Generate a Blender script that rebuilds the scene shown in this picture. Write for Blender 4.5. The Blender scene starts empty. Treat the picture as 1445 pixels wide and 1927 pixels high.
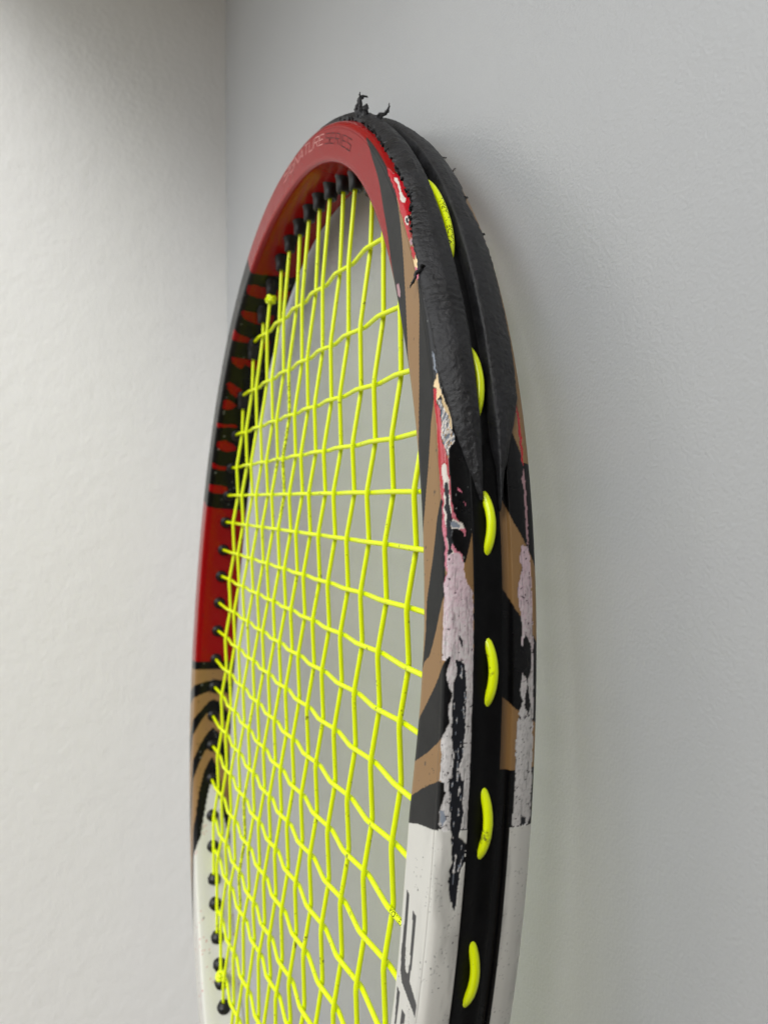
import bpy, math, random
import numpy as np
from mathutils import Matrix, Vector

S = bpy.context.scene
COL = S.collection
U = 0.0011                                   # metres per racket unit
LEAN = 0.0708                                # the racket leans back against the wall, tip first
BUTT = -496.0                                # racket y of the butt of the handle
def loc(P):                                  # racket units -> metres in the racket's own frame
    P = np.asarray(P, float)
    return np.stack([P[..., 0]*U, -P[..., 2]*U, (P[..., 1]-BUTT)*U], -1)
ROOT = Matrix.Translation((0.0, -0.0615, 0.0014)) @ Matrix.Rotation(-LEAN, 4, 'X')

# ------------------------------------------------------------------ camera
CAM_C = (222.172, 17.800, 66.559)
CAM_R = ((0.40016, 0.06476, -0.91415), (0.01576, -0.99784, -0.06379), (-0.91631, 0.01112, -0.40032))
cam = bpy.data.cameras.new('camera'); cam_o = bpy.data.objects.new('camera', cam); COL.objects.link(cam_o)
def dirl(v): return Vector((v[0], -v[2], v[1]))
rt, dn, fw = (dirl(r) for r in CAM_R)
m = Matrix.Identity(4)
for i in range(3):
    m[i][0] = rt[i]; m[i][1] = -dn[i]; m[i][2] = -fw[i]
cl = loc(np.array(CAM_C)); m[0][3], m[1][3], m[2][3] = cl
cam_o.matrix_world = ROOT @ m
cam.sensor_fit = 'VERTICAL'; cam.sensor_height = 36.0; cam.sensor_width = 27.0
cam.lens = 1380.0/1927.0*36.0
cam.clip_start = 0.01; cam.clip_end = 50
cam.dof.use_dof = True; cam.dof.focus_distance = 145*U; cam.dof.aperture_fstop = 23
S.camera = cam_o

# ------------------------------------------------------------------ light
w = bpy.data.worlds.new('World'); S.world = w; w.use_nodes = True
bg = w.node_tree.nodes['Background']; bg.inputs[0].default_value = (0.80, 0.90, 1.0, 1); bg.inputs[1].default_value = 0.08
def lamp(name, where, target, size, power, col=(1, 1, 1)):
    l = bpy.data.lights.new(name, 'AREA'); l.shape = 'RECTANGLE'; l.size, l.size_y = size; l.energy = power; l.color = col
    o = bpy.data.objects.new(name, l); COL.objects.link(o); o.location = where
    o.rotation_euler = (Vector(target)-Vector(where)).to_track_quat('-Z', 'Y').to_euler()
    return o
lamp('window_light', (1.9, -1.68, 2.85), (-0.1, -0.05, 0.66), (1.7, 1.7), 100, (1.0, 0.992, 0.975))
lamp('fill_light', (0.04, -1.0, 1.22), (-0.02, 0.0, 0.70), (1.1, .8), 9.5, (0.95, 0.975, 1.0))  # fill lamp added to brighten the back wall
S.view_settings.view_transform = 'Standard'; S.view_settings.look = 'None'; S.view_settings.exposure = 0.0; S.view_settings.gamma = 1.0

# ------------------------------------------------------------------ helpers
def lin(r, g, b):
    f = lambda c: (c/255/12.92 if c/255 <= 0.04045 else ((c/255+0.055)/1.055)**2.4)
    return (f(r), f(g), f(b))
def mesh_np(name, V, Q, smooth=True, mat=None):
    """mesh from an (n,3) array of points and an (m,4) or (m,3) array of faces"""
    me = bpy.data.meshes.new(name); V = np.asarray(V, np.float32); Q = np.asarray(Q, np.int32); k = Q.shape[1]
    me.vertices.add(len(V)); me.vertices.foreach_set('co', V.ravel())
    me.loops.add(Q.size); me.loops.foreach_set('vertex_index', Q.ravel())
    me.polygons.add(len(Q)); me.polygons.foreach_set('loop_start', np.arange(0, Q.size, k, dtype=np.int32))
    me.polygons.foreach_set('loop_total', np.full(len(Q), k, np.int32))
    if smooth: me.polygons.foreach_set('use_smooth', np.ones(len(Q), bool))
    me.update(calc_edges=True); me.validate()
    if mat: me.materials.append(mat)
    return me
def grid_faces(nu, nv, wrap_u=False, wrap_v=False):
    i = np.arange(nu if wrap_u else nu-1); j = np.arange(nv if wrap_v else nv-1)
    i, j = np.meshgrid(i, j, indexing='ij'); i2 = (i+1) % nu; j2 = (j+1) % nv
    return np.stack([i*nv+j, i2*nv+j, i2*nv+j2, i*nv+j2], -1).reshape(-1, 4)
def part(name, me, parent):
    o = bpy.data.objects.new(name, me); COL.objects.link(o); o.parent = parent
    return o
def tube_np(P, r, n=10, caps=True):
    """points and faces of a round tube along P (racket units); r scalar or per point"""
    P = np.asarray(P, float); T = np.gradient(P, axis=0); T /= np.linalg.norm(T, axis=1, keepdims=True)+1e-12
    a = np.array([0, 0, 1.0]) if abs(T[0][2]) < .9 else np.array([1.0, 0, 0])
    N = np.empty_like(P); N[0] = a-T[0]*(a@T[0]); N[0] /= np.linalg.norm(N[0])
    for i in range(1, len(P)):
        q = N[i-1]-T[i]*(N[i-1]@T[i]); N[i] = q/np.linalg.norm(q)
    B = np.cross(T, N); r = np.broadcast_to(np.asarray(r, float), (len(P),)); ang = np.arange(n)/n*2*np.pi
    V = P[:, None]+r[:, None, None]*(np.cos(ang)[None, :, None]*N[:, None]+np.sin(ang)[None, :, None]*B[:, None])
    F = grid_faces(len(P), n, wrap_v=True); V = V.reshape(-1, 3)
    if caps:
        k = len(V); V = np.vstack([V, P[:1], P[-1:]]); e = (len(P)-1)*n
        c = [(k, (j+1) % n, j, j) for j in range(n)]; d = [(k+1, e+j, e+(j+1) % n, e+(j+1) % n) for j in range(n)]
        tri = np.array([(a_, b_, c_) for a_, b_, c_, _ in c+d])
        return V, F, tri, (N, B)
    return V, F, None, (N, B)
def poly_mesh(name, V, faces, mat, smooth=True):
    me = bpy.data.meshes.new(name); me.from_pydata([tuple(map(float, v)) for v in V], [], [tuple(int(a) for a in f) for f in faces])
    if smooth:
        for p in me.polygons: p.use_smooth = True
    me.update(); me.materials.append(mat); return me
def tube_mesh(name, P, r, mat, n=10):
    V, F, tri, _ = tube_np(P, r, n)
    return poly_mesh(name, loc(V), [tuple(f) for f in F]+[tuple(t) for t in tri], mat)
class N:                                      # small node builder
    def __init__(s, name):
        s.m = bpy.data.materials.new(name); s.m.use_nodes = True; s.t = s.m.node_tree; s.p = s.t.nodes['Principled BSDF']
    def add(s, kind, **kw):
        n = s.t.nodes.new(kind)
        for k, v in kw.items():
            if k.startswith('i_'): n.inputs[k[2:].replace('_', ' ')].default_value = v
            else: setattr(n, k, v)
        return n
    def link(s, a, b): s.t.links.new(a, b)
    def set(s, **kw):
        for k, v in kw.items():
            v = tuple(v)+(1,) if k in ('Base_Color', 'Emission_Color', 'Sheen_Tint') and len(v) == 3 else v
            s.p.inputs[k.replace('_', ' ')].default_value = v
    def noise(s, scale, detail=4, rough=.5, src='Object', vec=None):
        n = s.add('ShaderNodeTexNoise'); n.inputs['Scale'].default_value = scale; n.inputs['Detail'].default_value = detail; n.inputs['Roughness'].default_value = rough
        if vec is None:
            tc = s.add('ShaderNodeTexCoord'); vec = tc.outputs[src]
        s.link(vec, n.inputs['Vector']); return n
    def ramp(s, fac, stops):
        r = s.add('ShaderNodeValToRGB'); e = r.color_ramp.elements
        while len(e) < len(stops): e.new(0.5)
        for q, (p, c) in zip(e, stops):
            q.position = p; q.color = tuple(c)+(1,) if len(c) == 3 else c
        s.link(fac, r.inputs['Fac']); return r
    def bump(s, height, strength, dist, prev=None):
        b = s.add('ShaderNodeBump'); b.inputs['Strength'].default_value = strength; b.inputs['Distance'].default_value = dist
        s.link(height, b.inputs['Height'])
        if prev is not None: s.link(prev, b.inputs['Normal'])
        return b
    def mix(s, fac, a, b):
        x = s.add('ShaderNodeMix', data_type='RGBA')
        for sock, v in ((x.inputs[0], fac), (x.inputs[6], a), (x.inputs[7], b)):
            if hasattr(v, 'is_output'): s.link(v, sock)
            elif isinstance(v, (int, float)): sock.default_value = v
            else: sock.default_value = tuple(v)+(1,)
        return x.outputs[2]

# ------------------------------------------------------------------ the setting
def wall_material():                          # rolled emulsion over plaster, orange-peel bumps
    k = N('painted_plaster'); k.set(Base_Color=lin(232, 232, 229), Roughness=.75)
    a = k.noise(95, 5, .55); b = k.noise(330, 3, .5); c = k.noise(9, 3)
    b1 = k.bump(a.outputs[0], .32, .0014); b2 = k.bump(b.outputs[0], .3, .0006, b1.outputs[0]); k.link(b2.outputs[0], k.p.inputs['Normal'])
    k.link(k.mix(c.outputs[0], lin(238, 238, 236), lin(242, 242, 240)), k.p.inputs['Base Color'])
    return k.m
def panel_material():                         # leather-grained vinyl
    k = N('grained_vinyl'); k.set(Base_Color=lin(176, 176, 173), Roughness=.3, Specular_IOR_Level=.7, Coat_Weight=.3, Coat_Roughness=.25)
    tc = k.add('ShaderNodeTexCoord'); wn = k.noise(260, 2, vec=tc.outputs['Object'])
    mp = k.add('ShaderNodeMix', data_type='VECTOR'); mp.inputs[0].default_value = .0016
    k.link(tc.outputs['Object'], mp.inputs[4]); k.link(wn.outputs[1], mp.inputs[5])
    v = k.add('ShaderNodeTexVoronoi', feature='SMOOTH_F1'); v.inputs['Scale'].default_value = 1350; v.inputs['Smoothness'].default_value = .6
    k.link(mp.outputs[1], v.inputs['Vector'])
    n = k.noise(1700, 3, .55); n2 = k.noise(520, 2)
    b0 = k.bump(n2.outputs[0], .02, .0003); b1 = k.bump(v.outputs[0], .27, .0002, b0.outputs[0]); b2 = k.bump(n.outputs[0], .3, .0002, b1.outputs[0]); k.link(b2.outputs[0], k.p.inputs['Normal'])
    sp = k.add('ShaderNodeTexVoronoi'); sp.inputs['Scale'].default_value = 17; k.link(tc.outputs['Object'], sp.inputs['Vector'])   # a few dark specks
    r = k.ramp(sp.outputs['Distance'], [(0, (1, 1, 1)), (.008, (.9,)*3), (.013, (0, 0, 0))])
    base = k.mix(k.ramp(k.noise(5, 5, .6).outputs[0], [(.3, (0, 0, 0)), (.7, (1, 1, 1))]).outputs[0], lin(171, 173, 175), lin(180, 182, 183))
    k.link(k.mix(r.outputs[0], base, lin(70, 66, 62)), k.p.inputs['Base Color'])
    return k.m
def floor_material():
    k = N('floor_laminate'); k.set(Base_Color=lin(150, 138, 120), Roughness=.5)
    k.link(k.mix(k.noise(3, 6).outputs[0], lin(140, 126, 108), lin(165, 152, 134)), k.p.inputs['Base Color']); return k.m
def sheet(name, a, b, c, d, mat, nu=1):
    me = poly_mesh(name, [a, b, c, d], [(0, 1, 2, 3)], mat, False); o = bpy.data.objects.new(name, me); COL.objects.link(o); o['kind'] = 'structure'; return o
XW = -198.3*U
sheet('back_wall', (XW, 0, 0), (2.2, 0, 0), (2.2, 0, 2.5), (XW, 0, 2.5), panel_material())
sheet('side_wall', (XW, -2.4, 0), (XW, 0, 0), (XW, 0, 2.5), (XW, -2.4, 2.5), wall_material())
sheet('floor', (XW, -2.4, 0), (2.2, -2.4, 0), (2.2, 0, 0), (XW, 0, 0), floor_material())

def shade_shelf():                             # added above the view to throw shade into the corner
    x0, x1, z0, z1, d = XW+.003, .17, .915, .933, .2; a = -.002
    k = N('shade_board'); k.set(Base_Color=lin(190, 184, 172), Roughness=.5)
    root = bpy.data.objects.new('shade_shelf', None); COL.objects.link(root)
    box = lambda x0, x1, y0, y1, z0, z1: ([(x0,y0,z0),(x1,y0,z0),(x1,y1,z0),(x0,y1,z0),(x0,y0,z1),(x1,y0,z1),(x1,y1,z1),(x0,y1,z1)], [(0,1,2,3),(7,6,5,4),(4,5,1,0),(5,6,2,1),(6,7,3,2),(7,4,0,3)])
    V, F = box(x0, x1, a, -d, z0, z1); part('board', poly_mesh('board', V, F, k.m, False), root)
    for x in (-.03, .08):
        W = [(x,a,z0-.08),(x,a,z0-.001),(x,-.15,z0-.001),(x+.012,a,z0-.08),(x+.012,a,z0-.001),(x+.012,-.15,z0-.001)]
        part('bracket', poly_mesh('bracket', W, [(0,1,2),(5,4,3),(0,3,4,1),(1,4,5,2),(2,5,3,0)], k.m, False), root)
    root['label'] = 'pale wooden shelf board on two brackets added above the racket, out of view, to shade the corner'; root['category'] = 'blocker'
shade_shelf()
def occluder():                                # added out of view on the right to shade that end of the wall
    k = N('occluder_wood'); k.set(Base_Color=lin(96, 82, 70), Roughness=.4); mt = N('occluder_steel'); mt.set(Base_Color=lin(150, 150, 150), Metallic=1.0, Roughness=.3)
    root = bpy.data.objects.new('occluder', None); COL.objects.link(root); root.location = (.48, -.004, 0)
    def box(name, x0, x1, y0, y1, z0, z1, m, par):
        V = [(x0,y0,z0),(x1,y0,z0),(x1,y1,z0),(x0,y1,z0),(x0,y0,z1),(x1,y0,z1),(x1,y1,z1),(x0,y1,z1)]
        return part(name, poly_mesh(name, V, [(3,2,1,0),(4,5,6,7),(0,1,5,4),(1,2,6,5),(2,3,7,6),(3,0,4,7)], m, False), par)
    box('body', 0, .6, -.33, 0, .06, 1.45, k.m, root); box('plinth', .02, .58, -.27, -.02, 0, .06, mt.m, root)
    for x in (.004, .304):
        d = box('door', x, x+.292, -.35, -.332, .064, 1.446, k.m, root); box('handle', x+(.26 if x < .1 else .02), x+(.272 if x < .1 else .032), -.375, -.35, .7, .86, mt.m, d)
    root['label'] = 'tall brown two-door cabinet added right of the racket, out of view, to shade the wall'; root['category'] = 'occluder'
occluder()

# ------------------------------------------------------------------ the racket
racket = bpy.data.objects.new('tennis_racket', None); COL.objects.link(racket); racket.matrix_world = ROOT
racket.empty_display_size = .05
racket['label'] = 'scuffed red and white tennis racket with neon yellow strings leaning on the wall'
racket['category'] = 'tennis racket'

# ---- racket geometry, in racket units (1 unit = 1.1 mm): x across, y towards the tip, z out of the string bed
HOOP = dict(a=113.888, bt=150.093, bb=161.528, pt=2.170, pb=2.045, x0=1.728, y0=-27.446, rot=0.02799)
def itab(th, tab):
    x = np.array([t[0] for t in tab], float); y = np.array([t[1] for t in tab], float)
    return np.interp(np.mod(th, 360.0), x, y)
CEN_TAB = [(0,0),(188,0),(204,2.4),(236,2.6),(252,1.5),(275,0),(360,0)]
IN_TAB = [(0,-5.9),(6,-4.6),(12,-3.8),(20,-3.9),(30,-4.6),(40,-5.5),(50,-5.3),(63,-4.6),(79,-4.7),(95,-5.2),(330,-5.2),(340,-5.6),(350,-6.6),(356,-6.7),(360,-5.9)]
HZ_TAB = [(0,9.0),(188,9.0),(215,7.9),(240,7.4),(262,7.6),(290,8.6),(310,9.0),(360,9.0)]
def centre(th):
    t = np.radians(th); c, s = np.cos(t), np.sin(t); H = HOOP
    b = np.where(s > 0, H['bt'], H['bb']); p = np.where(s > 0, H['pt'], H['pb'])
    r = (np.abs(c/H['a'])**p + np.abs(s/b)**p)**(-1/p)
    X = r*c; Y = r*s; cr, sr = np.cos(H['rot']), np.sin(H['rot'])
    return np.stack([cr*X - sr*Y + H['x0'], sr*X + cr*Y + H['y0']], -1)
_TH = np.linspace(0, 360, 7201)
_c = centre(_TH)
_t = np.roll(_c[:-1], -1, 0) - np.roll(_c[:-1], 1, 0); _t = np.vstack([_t, _t[:1]])
_n = np.stack([_t[:, 1], -_t[:, 0]], 1); _n /= np.linalg.norm(_n, axis=1, keepdims=True)
# smooth the normals over the seams of the two half curves
_k = np.hanning(121); _k /= _k.sum()
_n = np.stack([np.convolve(np.concatenate([_n[-200:-1, i], _n[:, i], _n[1:201, i]]), _k, 'same')[199:199+7201] for i in (0, 1)], 1)
_n /= np.linalg.norm(_n, axis=1, keepdims=True)
_c = _c + _n*itab(_TH, CEN_TAB)[:, None]
_arc = np.concatenate([[0], np.cumsum(np.linalg.norm(np.diff(_c, axis=0), axis=1))])
def hoop(th):
    th = np.mod(th, 360.0)
    c = np.stack([np.interp(th, _TH, _c[:, i]) for i in (0, 1)], -1)
    n = np.stack([np.interp(th, _TH, _n[:, i]) for i in (0, 1)], -1)
    return c, n
SV = np.array([0,3,6,8.2,9,10,17,18.3,20,22,24,24.7,25.2,28], float)
SN = np.array([-5.9,-5.85,-5.7,-5.35,-4.7,-3.6,3.4,4.5,5.2,5.6,5.5,5.0,4.7,4.6])
SZ = np.array([0,3,6,8.2,8.85,9.0,9.0,8.5,7.0,5.0,3.2,2.95,2.7,0])
def _pchip(x, xp, yp):
    h = np.diff(xp); d = np.diff(yp)/h; m = np.zeros(len(xp)); m[0] = d[0]; m[-1] = d[-1]
    for i in range(1, len(xp)-1):
        if d[i-1]*d[i] > 0:
            w1 = 2*h[i]+h[i-1]; w2 = h[i]+2*h[i-1]; m[i] = (w1+w2)/(w1/d[i-1]+w2/d[i])
    i = np.clip(np.searchsorted(xp, x)-1, 0, len(xp)-2); t = (x-xp[i])/h[i]
    return (2*t**3-3*t**2+1)*yp[i]+(t**3-2*t**2+t)*h[i]*m[i]+(-2*t**3+3*t**2)*yp[i+1]+(t**3-t**2)*h[i]*m[i+1]
VMAX = 56.0
def section(v):
    v = np.mod(v, VMAX); back = v > 28; w = np.where(back, VMAX-v, v)
    n = _pchip(w, SV, SN); z = _pchip(w, SV, SZ)
    return n, np.where(back, -z, z)
def rim(th, v, extra=0.0):
    """point on the frame surface at hoop angle th and section coordinate v, raised by extra"""
    th = np.asarray(th, float); v = np.asarray(v, float)
    c, n2 = hoop(th); n, z = section(v)
    front = np.clip(1-np.abs(np.mod(v, VMAX)-9)/8, 0, 1)          # the inner front corner moves with IN_TAB
    front = np.where(np.mod(v, VMAX) > 28, 0, front)
    n = n + (itab(th, IN_TAB)+5.0)*(lambda q: q*q*(3-2*q))(np.minimum(front*1.5, 1))
    z = z*itab(th, HZ_TAB)/9.0
    e = 0.15; na, za = section(v-e); nb, zb = section(v+e)
    tn, tz = nb-na, zb-za; L = np.hypot(tn, tz)+1e-9
    on, oz = tz/L, -tn/L                                            # outward normal in the section plane
    sgn = np.where(on*(n) + oz*z >= 0, 1.0, -1.0)
    on = on*sgn; oz = oz*sgn
    n = n + on*extra; z = z + oz*extra
    P = np.empty(np.broadcast(th, v).shape + (3,))
    P[..., 0] = c[..., 0] + n2[..., 0]*n; P[..., 1] = c[..., 1] + n2[..., 1]*n; P[..., 2] = z
    return P

# ---- noise on arrays
def vnoise(x, y, seed):
    rs = np.random.RandomState(seed); tab = rs.rand(256, 256)
    xi = np.floor(x).astype(int); yi = np.floor(y).astype(int); fx = x-xi; fy = y-yi
    fx = fx*fx*(3-2*fx); fy = fy*fy*(3-2*fy)
    g = lambda a, b: tab[a & 255, b & 255]
    return (g(xi, yi)*(1-fx)+g(xi+1, yi)*fx)*(1-fy)+(g(xi, yi+1)*(1-fx)+g(xi+1, yi+1)*fx)*fy
def fbm(x, y, seed, o=4, gain=.5):
    s = 0; a = 1; t = 0
    for k in range(o):
        s = s+a*vnoise(x*2**k+k*17.3, y*2**k+k*9.1, seed+k); t += a; a *= gain
    return s/t
def inside(px, py, poly):
    xs = np.array([p[0] for p in poly]); ys = np.array([p[1] for p in poly]); res = np.zeros(px.shape, bool)
    idx = np.nonzero((px > xs.min()) & (px < xs.max()) & (py > ys.min()) & (py < ys.max()))[0]
    if not len(idx): return res
    x = px[idx]; y = py[idx]; r = np.zeros(len(idx), bool); n = len(poly)
    for i in range(n):
        x1, y1 = poly[i]; x2, y2 = poly[(i+1) % n]
        if y1 == y2: continue
        c = ((y1 > y) != (y2 > y)) & (x < (x2-x1)*(y-y1)/(y2-y1)+x1); r ^= c
    res[idx] = r; return res

# ---- paintwork: boundaries of the swooshes as hoop angle over section coordinate, chips as outlines on the frame surface
FB = [  # front face of the near side, tip to throat
 [(8.6,43.9),(8.85,44.4),(9.6,47.3),(10.8,50.1),(12,53.2),(13.8,56.2),(15.15,59.3),(16.5,61.2),(17.3,62.5)],
 [(9,35.3),(9.3,36.4),(11.4,40.5),(12.9,43.7),(14.7,46.9),(16.35,49.9),(17.4,52)],
 [(9,25.8),(9.45,27.9),(10.65,30.6),(11.4,32),(13.8,36.3),(16.05,39.5),(16.8,41.1),(17.5,42.5)],
 [(9,20.3),(9.3,20.7),(10.05,22),(11.25,24),(13.2,26.7),(15.15,29.2),(16.8,30.6),(17.6,31.6)],
 [(9,9.0),(9.75,11.5),(10.2,14.6),(11.55,16.8),(13.2,18.9),(15,21),(17.1,22.5),(17.8,23)],
 [(9,8.6),(9.9,9.5),(11.4,10),(13.2,11.7),(15.3,13.3),(16.95,14.6),(17.8,15.2)],
 [(9,4.4),(12.3,6.7),(15.6,8.5),(17.55,9.8)],
 [(9,0.7),(12.45,1.9),(14.7,2.8),(17.25,3.8)],
 [(9,-2.4),(11.55,-1.4),(14.4,-.3),(17.1,.5)],
 [(9,-4.8),(13.2,-4),(18.3,-3.2)]]
FC = ['red', 'slate', 'gold', 'slate', 'gold', 'slate', 'gold', 'slate', 'gold', 'slate', 'white']  # dark front bands: black paint, lightened for its gloss on this face
BB = [  # back flank of the near side
 [(33,29),(34.05,28.1),(36,25.9)],
 [(29.6,23),(30.45,22.5),(33.15,20.6),(35.55,18.8),(38,17)],
 [(29.5,15.6),(31.2,14.7),(33.6,13.4),(38,11)],
 [(29.7,6.9),(33.3,5.9),(38,4.6)],
 [(29.8,1.2),(38,1.2)],
 [(29.5,-3.4),(38,-3.5)]]
BC = ['gold', 'black', 'gold', 'black', 'gold', 'black', 'white']
LB = [  # inside of the far side, symmetric about the string plane
 [(-12,107.6),(-6.8,108),(4.5,108.5),(9.9,108.8),(20,109.6)],
 [(-14,155.5),(3.6,155.5),(8.7,155.2),(20,154.5)],
 [(-14,189.8),(20,189.8)],
 [(-14,191.9),(0,191.6),(20,191.5)],
 [(-14,195.6),(-8,194.6),(0,193.8),(3.45,194.2),(7.65,194.8),(20,197)],
 [(-14,200),(-8,197.4),(-3,196.4),(0,196.1),(4.8,196.8),(8.25,197.5),(20,200)],
 [(-14,206),(-8.4,201.8),(-2.9,198.8),(0,198.1),(2.1,198.5),(5.55,200.2),(8.4,201.8),(20,208)],
 [(-14,209),(-8.4,204.8),(-3.2,201.2),(0,200.7),(2.85,201),(6,202.8),(8.4,204.8),(20,213)],
 [(-14,217),(-8.8,210),(-3.2,205.2),(0,204),(2.55,205),(5.85,207.2),(8.85,210),(20,222)],
 [(-14,222),(-8.8,213.5),(-2.3,208.8),(0,207.3),(3.45,208.5),(5.85,210.5),(8.85,213.5),(20,227)],
 [(-14,230),(-8.4,221),(-2.6,212),(0,209.8),(1.05,210.2),(3.75,212.2),(6.3,215.8),(8.4,221),(20,236)],
 [(-14,238),(-9.7,227),(-2.6,216.2),(0,213.4),(.6,214.2),(3,218.2),(5.7,223.5),(9.75,226.8),(20,242)]]
LC = ['red', 'black', 'red', 'black', 'gold', 'black', 'gold', 'black', 'gold', 'black', 'gold', 'black', 'white']
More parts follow.
